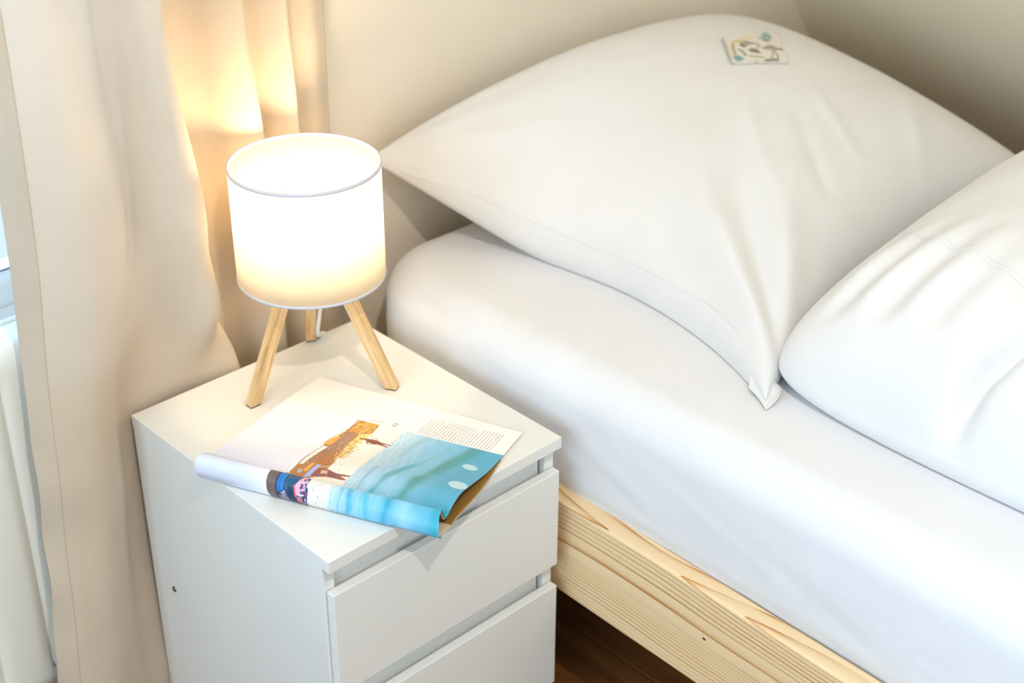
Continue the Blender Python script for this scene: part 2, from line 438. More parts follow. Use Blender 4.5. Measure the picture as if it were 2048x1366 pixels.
for i, z in enumerate(zz):
    zc = min(max(z, hz[0]), hz[-1])
    k = max(j for j in range(4) if hz[j] <= zc); h = hz[k+1]-hz[k]; t = (zc-hz[k])/h
    sl = lambda j: (Cv[min(j+1, 4)]-Cv[max(j-1, 0)])/(hz[min(j+1, 4)]-hz[max(j-1, 0)]) if j != 1 else (Cv[2]-Cv[1])/(hz[2]-hz[1])*.5
    cvt = (2*t**3-3*t**2+1)*Cv[k]+(t**3-2*t**2+t)*h*sl(k)+(-2*t**3+3*t**2)*Cv[k+1]+(t**3-t**2)*h*sl(k+1)
    P[i, :, :2] = cvt; P[i, :, 2] = z
# soft diagonal drape and small wrinkles in front part
U, Zz = np.meshgrid(u, zz)
fr = sstep(.40, .30, U)
P[..., 1] += fr*(.006*np.sin(U*26+Zz*7)+.010*vnoise(U*9+3, Zz*4+20, 5))*sstep(.02, .12, np.abs(Zz-.0))
nsx = (P[..., 0] > -.012)&(P[..., 0] < .36)&(P[..., 2] < .012)
P[..., 1] = np.where(nsx, np.maximum(P[..., 1], .3990), P[..., 1])
P[..., 1] += sstep(.05, .0, U)*.004*np.sin(Zz*46)*sstep(.1, -.1, Zz)
P[..., 1] += fr*sstep(-.05, -.2, Zz)*(.010*vnoise(U*14, Zz*9+30, 8))
for _ in range(2):
    P[1:-1] = .25*P[:-2]+.5*P[1:-1]+.25*P[2:]
P[..., 1] = np.where((P[..., 0] > -.006)&(P[..., 0] < .356)&(P[..., 2] < .003), np.maximum(P[..., 1], .3970), P[..., 1])
P[..., 1] = np.where((P[..., 0] < .118)&(P[..., 2] < .14), np.minimum(P[..., 1], .4185), P[..., 1])
P[..., 2] += Z0
P -= CO
cc = link('cloth_panel', grid_mesh('cloth_panel', P), M['curtain'], cur)
md = cc.modifiers.new('s', 'SOLIDIFY'); md.thickness = .0016; md.offset = 0
# turned side hem with its stitch line
k0, k1 = 0, 18
nrm = np.cross(np.gradient(P, axis=1), np.gradient(P, axis=0)); nrm /= np.linalg.norm(nrm, axis=2, keepdims=True)
Hm = P[:, k0:k1]+nrm[:, k0:k1]*.0009
hm = link('side_hem', grid_mesh('side_hem', Hm), M['curtain'], cur)
md = hm.modifiers.new('s', 'SOLIDIFY'); md.thickness = .0004; md.offset = 0
# heading and rod, above the picture
bm = bmesh.new()
rod = tube('curtain_rod', [(-1.55, .43, 2.07), (.44, .43, 2.07)], .011, M['metal'])
tag(rod, 'round metal curtain rod carrying the beige curtain', 'curtain rod')

# ================================================================ BED
BR = -.0154
bed = tag(empty('bed', (.3698, 0, 0), BR), 'pine bed frame with a plain wooden side rail beside the nightstand', 'bed')
# local frame: x from the outer face of the near rail, y along the bed
zr0, zr1 = Z0-.2575, Z0-.1155
BL = 2.06; YB = .475; W_ = .99
box('side_rail', M['pine'], 0, .030, YB-BL, YB, zr0, zr1, bed, .004, 3)
M['pine_x'] = pine('pine_end_board', 'X')
box('side_rail', M['pine'], W_-.030, W_, YB-BL, YB, zr0, zr1, bed, .004, 3)
box('head_board', M['pine_x'], .030, W_-.030, YB-.025, YB, zr0, zr1, bed, .003)
box('foot_board', M['pine_x'], .030, W_-.030, YB-BL, YB-BL+.025, zr0, zr1, bed, .003)
M['pine_z'] = pine('pine_post', 'Z')
for lx in (.030, W_-.085):
    for ly in (YB-.08, YB-BL+.025):
        box('leg', M['pine_z'], lx, lx+.055, ly, ly+.055, 0, zr1-.03, bed, .003)
for k in range(12):
    y = YB-.12-k*.158
    box('slat', M['pine_x'], .031, W_-.031, y-.04, y, zr0+.045, zr0+.062, bed, .001)

# two small knots in the near rail
for ky, kz, ra, rb in ((-.2238, -.182, .0035, .0022),):
    kn = lathe('knot', [(0, .0006), (.0022, .0005), (.0035, 0), (.0035, -.001), (0, -.001)], M['knot'], bed, 20)
    kn.rotation_euler = (0, -math.pi/2, 0); kn.location = (0.0, ky, kz+Z0); kn.scale = (.5, .8, 1)
# mattress in its fitted sheet: soft rounded slab
def mattress():
    x0, x1, y0, y1, z0, z1 = .396, 1.325, -1.555, .452, Z0-.1945, Z0+.058
    ru, rt = .110, .050
    # outline (plan) with rounded corners, then rings over the rounded top edge to the middle
    def outline(ins, n=260):
        r = max(ru-ins, .012); pts = []
        for cx, cy, a0 in ((x1-ins-r, y1-ins-r, 0), (x0+ins+r, y1-ins-r, 90), (x0+ins+r, y0+ins+r, 180), (x1-ins-r, y0+ins+r, 270)):
            for k in range(14):
                a = math.radians(a0+90*k/13); pts.append((cx+r*math.cos(a), cy+r*math.sin(a)))
        P = np.array(pts+[pts[0]]); L = np.r_[0, np.cumsum(np.linalg.norm(np.diff(P, axis=0), axis=1))]
        s = np.linspace(0, L[-1], n, endpoint=False)
        return np.stack([np.interp(s, L, P[:, 0]), np.interp(s, L, P[:, 1])], 1)
    rings = []
    n = 900
    for z, ins in [(z0, .03), (z0, .008), (z0+.006, .001)] + [(z, 0) for z in np.linspace(z0+.015, z1-rt, 26)]:
        o = outline(ins, n); rings.append(np.c_[o, np.full(n, z)])
    for k in range(1, 11):
        a = math.radians(9*k); o = outline(rt*(1-math.cos(a)), n); rings.append(np.c_[o, np.full(n, z1-rt+rt*math.sin(a))])
    for ins in np.linspace(rt+.02, .44, 22):
        o = outline(ins, n); rings.append(np.c_[o, np.full(n, z1+.0*ins)])
    R = np.array(rings)
    # gentle pulls of the stretched sheet along the side
    s = np.arange(n)/n*60
    zrel = (R[..., 2]-z0)/(z1-z0); S = np.broadcast_to(s, zrel.shape)
    side = np.clip(1-np.abs(zrel-.45)*2.0, 0, 1)
    c = np.array([(x0+x1)/2, (y0+y1)/2]); d = R[..., :2]-c
    amp = side*(.0024*vnoise(S*1.1+zrel*9, zrel*5+4, 3)+.0016*vnoise(S*3+zrel*26, zrel*9, 4))
    left = (R[..., 0] < x0+.03)
    R[..., 0] -= np.where(left, amp, 0)
    R[..., 0] -= np.where(left, .006*np.sin(np.clip(zrel, 0, 1)*math.pi), 0)
    R[..., 0] += np.where(left, .006*sstep(.40, .30, zrel), 0)
    me = grid_mesh('mattress', R.transpose(1, 0, 2), close_u=True)
    # bottom and top centre caps
    o = link('mattress', me, M['sheet'])
    bmm = bmesh.new(); bmm.from_mesh(me)
    be = [e for e in bmm.edges if e.is_boundary]
    bmesh.ops.holes_fill(bmm, edges=be); bmesh.ops.recalc_face_normals(bmm, faces=bmm.faces)
    for f in bmm.faces: f.smooth = True
    bmm.to_mesh(me); bmm.free()
    return o
mt = mattress()
tag(mt, 'mattress covered with a smooth white fitted sheet on the pine bed', 'mattress')
ZM = .0595                                     # top of the sheet above the nightstand top

# ---------------------------------------------------------------- puffy bedding
def puff(corners, inset, T, B, n=200, m=200, p=.5, fold=None, clampz=None, zedge=None, pw=2.0, rnd=0.0):
    """closed cushion: corners FL, FR, BL, BR; inset = pull-in of left, right, front, back edges"""
    a = np.sin(np.linspace(-math.pi/2, math.pi/2, n)); b = np.sin(np.linspace(-math.pi/2, math.pi/2, m))
    Bv, Av = np.meshgrid(b, a, indexing='xy')       # shape n, m
    FL, FR, BL_, BR_ = [np.array(c) for c in corners]
    shr = 1-rnd*(Av*Bv)**8; s = ((Av*shr)[..., None]+1)/2; t = ((Bv*shr)[..., None]+1)/2
    base = (FL*(1-s)+FR*s)*(1-t)+(BL_*(1-s)+BR_*s)*t
    il, ir, jf, jb = inset
    ea = (1-Bv**2); eb = (1-Av**2)
    base[..., 0] += il*ea*(1-s[..., 0])**1.5 - ir*ea*s[..., 0]**1.5
    base[..., 1] += jf*eb*(1-t[..., 0])**1.5 - jb*eb*t[..., 0]**1.5
    if zedge is not None: base[..., 2] += zedge(Av, Bv)
    prof = ((1-np.abs(Av)**pw)*(1-np.abs(Bv)**pw))
    prof = np.clip(prof, 0, 1)**p
    topz = base.copy(); topz[..., 2] += T*prof
    bot = base.copy(); bot[..., 2] -= B*prof
    if fold is not None:
        fold(topz, Av, Bv, prof)
    if clampz is not None:
        bot[..., 2] = np.maximum(bot[..., 2], clampz); topz[..., 2] = np.maximum(topz[..., 2], clampz+.0006)
    return topz, bot
def puff_mesh(name, topz, bot, mat, parent=None):
    n, m = topz.shape[:2]
    it = np.arange(n*m).reshape(n, m); V = [topz.reshape(-1, 3)]
    inner = np.zeros((n, m), bool); inner[1:-1, 1:-1] = True
    ib = it.copy(); cnt = inner.sum(); ib[inner] = n*m+np.arange(cnt); V.append(bot[inner])
    f = lambda I, fl: np.stack([I[:-1, :-1].ravel(), I[1:, :-1].ravel(), I[1:, 1:].ravel(), I[:-1, 1:].ravel()][::(-1 if fl else 1)], 1)
    F = np.concatenate([f(it, False), f(ib, True)])
    me = bpy.data.meshes.new(name); mesh_np(me, np.concatenate(V), F)
    return link(name, me, mat, parent)
# pillow leaning up against the wall
def ridge(x, w): return np.exp(-(x/w)**2)
def pillow_fold(P, A, Bb, prof):
    x, y = P[..., 0], P[..., 1]
    # creases fanning out from the front left tip
    dx, dy = x-.50, y+.20; r = np.hypot(dx, dy); th = np.degrees(np.arctan2(dy, dx))
    env = sstep(.04, .14, r)*sstep(.50, .16, r)
    z = np.zeros_like(x)
    for t0, wd, am in ((66, 3.2, .011), (56, 4.0, -.009), (46, 4.5, .009), (36, 4, -.007), (26, 5, .007), (76, 4, -.006)):
        z += 1.9*am*ridge(th-t0-12*np.sin(r*5), wd)*env*(.6+r*1.6)
    # creases at the back left corner
    dx, dy = x-.45, .47-y; r = np.hypot(dx, dy); th = np.degrees(np.arctan2(dy, dx))
    env = sstep(.02, .10, r)*sstep(.36, .12, r)
    for t0, wd, am in ((20, 6, -.006), (42, 5, .006), (60, 6, -.006), (76, 5, .005)):
        z += am*ridge(th-t0, wd)*env
    # long soft pulls over the top
    z += .006*vnoise(x*5+y*3, y*4+x*1.5+7, 11)*prof + .0025*vnoise(x*11+y*8+3, y*14+9, 12)*prof
    z += .005*ridge((x-.5)*.55-(y-.02)*.8-.32+.03*np.sin(y*9), .012)*sstep(.9, .3, np.abs(A))*prof
    # a few short creases towards the middle of the front edge
    for x0, y0, x1, y1, am in ((.72, -.02, .86, .16, .007), (.80, -.04, .90, .10, -.006), (.90, -.02, .96, .12, .005), (.62, .02, .70, .20, .005)):
        dx, dy = x1-x0, y1-y0; tt = np.clip(((x-x0)*dx+(y-y0)*dy)/(dx*dx+dy*dy), 0, 1)
        d = np.hypot(x-x0-tt*dx, y-y0-tt*dy-.012*np.sin(tt*3.1)); z += am*ridge(d, .013)*np.sin(np.clip(tt, .02, .98)*math.pi)
    z *= np.clip(prof*1.6, 0, 1)
    P[..., 2] += z
def pz(A, B):
    return -.030*(1-B**2)*(1-A)/2*(1+.9*sstep(-.2,.6,B)) + .028*(1-A**2)*sstep(-.2,1,B)*(1-.45*A)
PC = [(.505, -.178, .066), (1.27, -.10, .085), (.446, .472, .182), (1.25, .485, .175)]
pt, pb = puff(PC, (.105, .03, .06, .03), .158, .13, 260, 260, .45, pillow_fold, ZM, pz)
off = np.array([.85, .15, ZM])
pil = tag(empty('pillow', (.85, .15, ZM+Z0)), 'big plump white pillow leaning on the wall with a small printed card on it', 'pillow')
puff_mesh('pillowcase', pt-off, pb-off, M['pillow'], pil)
sm = smooth_curve([(.4703, .4374, .1664), (.4936, .402, .1573), (.5193, .3593, .1487), (.5439, .3059, .1322), (.5645, .2446, .1194), (.5798, .1661, .1109), (.585, .0839, .1092), (.5819, .0239, .1062), (.5755, -.0346, .107), (.5585, -.0902, .1001)], 120)
gg = pt.reshape(-1, 3)
for i in range(len(sm)):
    d = ((gg-sm[i])**2).sum(1); k = np.argpartition(d, 5)[:5]; sm[i] = gg[k].mean(0)
for _ in range(6): sm[1:-1] = (sm[:-2]+2*sm[1:-1]+sm[2:])/4
tube('side_seam', [tuple(v) for v in sm-off], .0010, M['pillow'], pil, 6)
# loose blunt corner of the pillowcase at the front left
def cf(P, A, B_, prof):
    P[..., 2] += .0009*np.sin(A*5+B_*2)*prof
ct, cb = puff([(.4965, -.1850, .0610), (.5400, -.1740, .0660), (.5160, -.1440, .0640), (.5440, -.1230, .0860)], (.002, 0, -.004, 0), (.0035), .0030, 50, 50, .5, cf, ZM)
puff_mesh('case_corner', ct-off, cb-off, M['pillow'], pil)
hl = [tuple(np.array(ct[i, 7])-off+np.array([0, 0, .0003])) for i in range(3, 47, 2)]
tube('hem_stitch', hl, .0006, M['pillow'], pil, 6)
# folded duvet in front of the pillow
CRS = smooth_curve([(.52, -.402), (.55, -.408), (.585, -.424), (.64, -.44), (.72, -.455), (.82, -.46)], 60)
def duvet_fold(P, A, Bb, prof):
    x, y = P[..., 0], P[..., 1]
    d = np.full(x.shape, 9.0)
    for q in CRS: d = np.minimum(d, np.hypot(x-q[0], y-q[1]))
    z = -.034*np.exp(-(d/.014)**2)*sstep(.80, .62, x)*np.clip(prof*1.5, 0, 1)
    P[..., 0] += .020*np.exp(-(d/.016)**2)*sstep(.62, .56, x)*np.clip(prof*3, .15, 1)
    z += .016*np.exp(-((np.hypot(x-.62, y+.50))/.055)**2)*np.clip(prof*1.5, 0, 1)
    z += .014*vnoise(x*7+y*2, y*9+x*3+5, 21)*prof+.004*vnoise(x*22, y*16+2, 22)*prof
    # soft short folds along the left edge
    e = sstep(.56, .60, x)*sstep(.78, .62, x)
    z += .0075*np.sin((y*1.0+x*.30)*92+6*vnoise(x*8, y*6, 24))*e*sstep(-.40, -.30, y)*sstep(-.17, -.21, y)
    P[..., 2] += z
DC = [(.545, -.86, .10), (1.31, -.86, .12), (.531, -.138, .085), (1.31, -.10, .125)]
dt, db = puff(DC, (-.012, 0, 0, .01), .195, .10, 260, 260, .44, duvet_fold, ZM, None, 2.6, .055)
off = np.array([.9, -.5, ZM])
duv = tag(empty('duvet', (.9, -.5, ZM+Z0)), 'fluffy folded white duvet with a double seam lying in front of the pillow', 'duvet')
puff_mesh('duvet_cover', dt-off, db-off, M['duvet'], duv)

def snap(G, xy, lift):
    """put plan points onto the upper surface of a cushion grid"""
    V = G.reshape(-1, 3); out = []
    for p in np.asarray(xy, float).reshape(-1, 2):
        d = (V[:, 0]-p[0])**2+(V[:, 1]-p[1])**2; k = np.argpartition(d, 6)[:6]; w_ = 1/(d[k]+1e-8)
        out.append((p[0], p[1], float((V[k, 2]*w_).sum()/w_.sum())+lift))
    return np.array(out)
seam = smooth_curve([(.752, -.172), (.7204, -.21), (.697, -.25), (.68, -.30), (.667, -.35), (.650, -.395), (.63, -.45), (.60, -.53)], 70)
for k, ox in enumerate((0, -.0075)):
    q = snap(dt, seam+np.array([ox, ox*.6]), .0001); q[1:-1] = (q[:-2]+q[1:-1]*2+q[2:])/4
    tube('seam', [tuple(v) for v in q-off], .0009, M['duvet'], duv, 6)

# ================================================================ NIGHTSTAND
ns = tag(empty('nightstand', (.175, .1968, 0)), 'white two-drawer nightstand between the curtain and the bed', 'nightstand')
NO = Vector((.175, .1968, 0))
def nbox(name, mat, x0, x1, y0, y1, z0, z1, bev=.0008, parent=None):
    o = box(name, mat, x0-NO.x, x1-NO.x, y0-NO.y, y1-NO.y, z0+Z0, z1+Z0, parent or ns, bev); return o
D = .3936; Wd = .35; TT = .0155
nbox('top_board', M['white'], 0, Wd, 0, D, -TT, 0, .0006)
nbox('side_panel', M['white'], .0003, .0155, .0128, D-.0006, -.49, -TT-.0003)
nbox('side_panel', M['white'], Wd-.0155, Wd-.0008, .0128, D-.0006, -.49, -TT-.0003)
nbox('back_panel', M['white'], .0155, Wd-.0155, D-.006, D-.003, -.46, -TT)
nbox('bottom_panel', M['white'], .0155, Wd-.0155, .016, D-.006, -.445, -.430)
nbox('plinth', M['white'], .0155, Wd-.0155, .030, .044, -.49, -.445)
for zt, zb, zi in ((-.0472, -.190, -TT-.002), (-.2241, -.3870, -.188)):
    dr = nbox('drawer', M['white'], .0033, Wd-.0033, -.0005, .0115, zb, zt, .0009)
    # the set-back board seen in the finger gap, and the box behind
    nbox('inner_front', M['white'], .0162, Wd-.0205,   .0195, .0290, zb+.012, zi, .0004, dr)
    nbox('drawer_side', M['white'], .0180, .0300, .0290, .36, zb+.015, zt-.006, .0004, dr)
    nbox('drawer_side', M['white'], Wd-.0320, Wd-.0205, .0290, .36, zb+.015, zt-.006, .0004, dr)
    nbox('drawer_back', M['white'], .0300, Wd-.0320, .350, .360, zb+.015, zt-.006, .0004, dr)
    nbox('drawer_bottom', M['white'], .0300, Wd-.0320, .0290, .350, zb+.015, zb+.019, .0002, dr)
# cam screw in the left side
sc = lathe('screw', [(0, .0004), (.0012, .0004), (.0016, .0011), (.0036, .0011), (.0042, .0003), (.0042, -.002), (0, -.002)], M['metal'], ns, 24)
sc.rotation_euler = (0, -math.pi/2, 0); sc.location = (0-NO.x, .3447-NO.y, -.2423+Z0)

# ================================================================ LAMP
LX, LY = .2225, .309
lamp = tag(empty('table_lamp', (LX, LY, Z0)), 'lit table lamp with white drum shade on three wooden legs, on the nightstand', 'lamp')
zs0, zs1, RS = .148, .2945, .0905
lathe('lamp_shade', [(RS, zs0), (RS, zs1), (RS-.0012, zs1), (RS-.0012, zs0)], M['shade'], lamp, 128, closed=True)
for z0, z1 in ((zs0-.0006, zs0+.0028), (zs1-.0028, zs1+.0006)):
    lathe('shade_trim', [(RS+.0006, z0), (RS+.0006, z1), (RS-.0019, z1), (RS-.0019, z0)], M['trim'], lamp, 128, closed=True)
# hub and fitter ring
hub_z = .196
lathe('hub', [(0, hub_z-.016), (.020, hub_z-.016), (.022, hub_z-.012), (.022, hub_z+.004), (.020, hub_z+.007), (0, hub_z+.007)], M['leg'], lamp, 40)
lathe('socket', [(0, hub_z+.006), (.016, hub_z+.006), (.016, hub_z+.034), (.013, hub_z+.036), (0, hub_z+.036)], M['cable'], lamp, 32)
for k in range(3):
    a = math.radians(90+120*k)
    tube('spoke', [(.016*math.cos(a), .016*math.sin(a), hub_z+.010), ((RS-.0012)*math.cos(a), (RS-.0012)*math.sin(a), zs0+.010)], .0012, M['cable'], lamp, 8)
# bulb
mb, nt, b = newmat('glowing_bulb')
b.inputs['Emission Color'].default_value = (1.0, .765, .46, 1); b.inputs['Emission Strength'].default_value = 140
b.inputs['Base Color'].default_value = (1, 1, 1, 1)
prof = [(0, hub_z+.035), (.012, hub_z+.036), (.0135, hub_z+.044), (.020, hub_z+.056), (.0225, hub_z+.066), (.020, hub_z+.078), (.012, hub_z+.086), (0, hub_z+.0885)]
lathe('bulb', prof, mb, lamp, 32)
# three splayed square legs, cut flush with the table
for az, rf in ((179, .1000), (-59.5, .0985), (59.5, .0965)):
    a = math.radians(az); er = Vector((math.cos(a), math.sin(a), 0)); et = Vector((-er.y, er.x, 0))
    rt, zt = rf-.43*(hub_z-.004), hub_z-.004
    hw, hr = .0069, .0082
    bm = bmesh.new(); vs = []
    for rr, z in ((rf, .0016), (max(rt, .012), zt)):
        for sr, st in ((-1, -1), (1, -1), (1, 1), (-1, 1)):
            vs.append(bm.verts.new(er*(rr+sr*hr)+et*st*hw+Vector((0, 0, z))))
    for f in ((3, 2, 1, 0), (4, 5, 6, 7), (0, 1, 5, 4), (1, 2, 6, 5), (2, 3, 7, 6), (3, 0, 4, 7)): bm.faces.new([vs[i] for i in f])
    bmesh.ops.bevel(bm, geom=bm.edges[:], offset=.0008, segments=2, affect='EDGES')
    bmesh.ops.recalc_face_normals(bm, faces=bm.faces)
    # own frame with Z along the leg, so that the grain runs along it
    za = (er*(max(rt, .012)-rf)+Vector((0, 0, zt-.0016))).normalized(); xa = (er-za*er.dot(za)).normalized(); ya = za.cross(xa)
    Ml = Matrix.Translation(er*rf) @ Matrix((xa, ya, za)).transposed().to_4x4()
    bm.transform(Ml.inverted())
    lg = from_bm('leg', bm, M['leg'], lamp); lg.matrix_local = Ml
    c = er*rf
    bm = bmesh.new()
    vv = [er*(rf+sr*hr*.86)+et*st*hw*.86 for sr, st in ((-1, -1), (1, -1), (1, 1), (-1, 1))]
    v0 = [bm.verts.new(v) for v in vv]; v1 = [bm.verts.new(v+Vector((0, 0, .0018))) for v in vv]
    bm.faces.new(v0[::-1]); bm.faces.new(v1)
    for i in range(4): bm.faces.new((v0[i], v0[(i+1) % 4], v1[(i+1) % 4], v1[i]))
    bmesh.ops.recalc_face_normals(bm, faces=bm.faces)
    bm.transform(Ml.inverted()); from_bm('foot_pad', bm, M['dark'], lg)
# cable hanging from the hub over the back edge of the nightstand
cp = smooth_curve([(0, 0, hub_z-.010), (.030, .020, .165), (.052, .046, .135), (.056, .056, .105), (.052, .056, .080), (.047, .058, .045), (.050, .068, .016), (.060, .078, .004), (.075, .089, -.004), (.080, .094, -.03), (.080, .096, -.2), (.080, .098, -.40)], 90)
tube('cable', [tuple(p) for p in cp], .0030, M['cable'], lamp, 10)

# ================================================================ MAGAZINE
# two end profiles (distance across, height), then lofted: margin, print top, crease, top of roll, bottom of roll, under-sheet end
RA = np.array([.1086, -.047]); RE = np.array([.9306, .3661])
LA = np.array([-.008, .225]); LE = np.array([.9449, .3274])
PR = [(.227, .0025), (.216, .0026), (.200, .0027), (.1773, .0030), (.1578, .0036), (.1334, .0056), (.0989, .0129), (.0682, .0198), (.0507, .0190), (.0381, .0151), (.0306, .0114), (.0257, .0112), (.0222, .0188), (.0179, .0282), (.0094, .0258), (.0019, .0175), (-.0012, .0071), (.0030, .0006), (.014, .0003), (.05, .0003), (.10, .0003), (.165, .0003)]
AR = [0, 3, 11, 13, 17, 21]
PL = [(.2412, .0025), (.205, .0060), (.1664, .0100), (.0934, .0137), (.0545, .0170), (.0320, .0178), (.0207, .0182), (.0160, .0225), (.0104, .0266), (.0028, .0306), (-.0046, .0300), (-.0101, .0245), (-.0111, .0130), (-.0050, .0006), (.010, .0003), (.05, .0003), (.10, .0003), (.165, .0003)]
AL = [0, 2, 6, 9, 13, 17]
NS = [44, 190, 22, 64, 24]; NC = 520
def mag_prof(Pf, An, A, E):
    out = []
    for k in range(5):
        seg = np.array(Pf[An[k]:An[k+1]+1])
        # shape-keeping spline through the neighbours
        q = smooth_curve(seg, NS[k]+1)
        out.append(q if k == 4 else q[:-1])
    q = np.concatenate(out)
    for _ in range(3): q[1:-1] = .25*q[:-2]+.5*q[1:-1]+.25*q[2:]
    return np.c_[A+np.outer(q[:, 0], E), q[:, 1]]
mR = mag_prof(PR, AR, RA, RE)
# the under sheet sticks out a little past the page at the right end
mR0 = mR.copy(); sR = (mR[:, :2]-RA)@RE; lo_ = np.arange(len(mR)) >= sum(NS[:3])+30
ofs = np.interp(sR, [0, .02, .06, .09, .13, .16, .20], [.0056, .006, .0074, .0087, .0070, .003, 0])*sstep(sum(NS[:3])+0, sum(NS[:3])+50, np.arange(len(mR)))
mL = mag_prof(PL, AL, LA, LE)
tt = np.linspace(0, 1, NC)[:, None, None]
MG = mL[None]*(1-tt)+mR[None]*tt            # columns (left to right) x rows
MG[..., :2] += (tt**10)*ofs[None, :, None]*np.array([RE[1], -RE[0]])
nrm = np.cross(np.gradient(MG, axis=0), np.gradient(MG, axis=1)); nrm /= np.linalg.norm(nrm, axis=2, keepdims=True)
nrm *= np.sign(nrm[NC//2, 20, 2])           # outward (up on the page)
# flat print of the page: U = mm along the page (left to right), V = mm from the top margin to the underside of the roll
class Paint:
    def __init__(s, U, V, base):
        s.U, s.V = U, V; s.img = np.ones(U.shape+(3,))*np.array(s2l(base))
    def mix(s, a, col):
        a = np.clip(a, 0, 1)[..., None]; s.img = s.img*(1-a)+np.array(s2l(col))*a
    def poly(s, pts, col, al=1.0, soft=.5):
        P = np.array(pts, float)[:, :2]; x, y = s.U, s.V; ins = np.zeros(x.shape, bool); dm = np.full(x.shape, 1e9)
        for k in range(len(P)):
            (ax, ay), (bx, by) = P[k], P[(k+1) % len(P)]
            c = (ay > y) != (by > y)
            if ay != by: ins ^= c & (x < (bx-ax)*(y-ay)/(by-ay)+ax)
            dm = np.minimum(dm, s.dseg(ax, ay, bx, by))
        s.mix(np.where(ins, np.clip(.5+dm/soft, 0, 1), np.clip(.5-dm/soft, 0, 1))*al, col)
    def dseg(s, ax, ay, bx, by):
        dx, dy = bx-ax, by-ay; L = dx*dx+dy*dy+1e-9
        t = np.clip(((s.U-ax)*dx+(s.V-ay)*dy)/L, 0, 1); return np.hypot(s.U-ax-t*dx, s.V-ay-t*dy)
    def stroke(s, pts, w, col, al=1.0, soft=None):
        d = np.full(s.U.shape, 1e9)
        for k in range(len(pts)-1): d = np.minimum(d, s.dseg(*pts[k][:2], *pts[k+1][:2]))
        a = np.exp(-(d/w)**2) if soft else np.clip(.5+(w/2-d)/.4, 0, 1)
        s.mix(a*al, col)
    def ell(s, u, v, ru, rv, col, al=1.0, soft=.15):
        r = np.hypot((s.U-u)/ru, (s.V-v)/rv); s.mix(np.clip((1-r)/soft+.5, 0, 1)*al, col)
def paint_page(nc, nr):
    rs = np.random.RandomState(4)
    Vr = np.r_[0, np.cumsum(np.linalg.norm(np.diff(mR, axis=0), axis=1))][:nr]*1000
    U, V = np.meshgrid(np.linspace(0, 300, nc), Vr, indexing='ij')
    p = Paint(U, V, (247, 244, 241))
    VT = 54.0; ph = sstep(VT-.3, VT+.3, V)
    nz = lambda a, b, s, su=0: vnoise(U*a+7, V*b+3, s)
    # sky of the photo
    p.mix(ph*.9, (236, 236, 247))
    p.mix(ph*sstep(150, 235, V)*sstep(110, 40, U)*.55, (196, 214, 240))  # blue window light on the roll, painted into the sky colour
    p.mix(ph*sstep(84, 94, U)*sstep(215, 235, V)*.6, (240, 236, 226))
    # sand and sea
    wob = 1.5*nz(.3, .12, 5)
    p.mix(ph*sstep(118, 124, U), (250, 243, 232))
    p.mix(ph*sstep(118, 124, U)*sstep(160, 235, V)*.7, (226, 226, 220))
    p.mix(ph*sstep(120, 126, U)*np.clip(nz(.5, .9, 31)*2.2, 0, 1)*.35, (226, 205, 176))
    p.mix(ph*sstep(120, 126, U)*sstep(190, 230, V)*np.clip(nz(1.1, .35, 32)*3-.4, 0, 1)*.5, (150, 150, 140))
    sea = ph*sstep(166, 171, U+wob*2)
    p.mix(sea, (205, 228, 240))
    p.mix(sea*sstep(172, 225, U+.10*(V-54)), (142, 198, 226))
    p.mix(sea*sstep(225, 285, U+.06*(V-54)), (92, 172, 202))
    p.mix(sea*sstep(190, 215, U)*sstep(205, 232, V)*.5, (110, 196, 226))
    # ripples close to the beach, running with the shore
    rip = np.clip(np.sin(U*1.5+6*vnoise(U*.10, V*.05, 41)+V*.10)*vnoise(U*.35, V*.14, 42)*3.2, 0, 1)
    p.mix(sea*rip*sstep(205, 175, U)*.55, (120, 160, 190))
    rip2 = np.clip(np.sin(U*.7-V*.05+5*vnoise(U*.07, V*.03, 43))*vnoise(U*.12, V*.06, 44)*2.6, 0, 1)
    p.mix(sea*rip2*sstep(240, 200, U)*sstep(185, 195, U)*.28, (232, 242, 247))
    for pts, w, col, al in (
        ([(272, 50), (266, 66), (255, 96), (247, 142), (241, 170), (238, 192)], 7.5, (74, 160, 166), .85),
        ([(262, 60), (250, 96), (242, 142), (238, 192)], 4.0, (96, 152, 140), .55),
        ([(220, 125), (215, 137), (206, 165), (203, 196)], 3.5, (86, 168, 184), .75),
        ([(202, 56), (194, 81), (194, 110)], 3.0, (150, 190, 205), .6),
        ([(236, 70), (227, 96), (221, 124)], 3.2, (120, 182, 190), .6),
        ([(185, 150), (184, 185), (186, 196)], 1.6, (110, 168, 196), .6),
        ([(189, 210), (192, 233), (195, 246), (190, 262)], 4.2, (46, 166, 204), .85),
        ([(180, 205), (183, 236), (181, 262)], 2.4, (90, 176, 214), .6),
        ([(203, 196), (208, 215), (214, 239), (217, 262)], 3.6, (66, 176, 206), .65),
        ([(232, 196), (238, 215), (239, 236), (236, 262)], 5.0, (30, 158, 196), .85),
        ([(296, 200), (296, 262)], 7.0, (34, 160, 184), .8),
        ([(270, 205), (280, 215), (300, 222)], 5.0, (60, 172, 200), .5),
        ([(258, 205), (262, 262)], 9.0, (168, 216, 240), .6),
        ([(300, 60), (292, 76), (284, 90)], 9.0, (96, 172, 204), .5)):
        d = np.full(U.shape, 1e9)
        for k in range(len(pts)-1): d = np.minimum(d, p.dseg(*pts[k], *pts[k+1]))
        p.mix(np.exp(-((d+1.2*w*nz(.08, .05, 51))/w)**2)*al*sea, col)
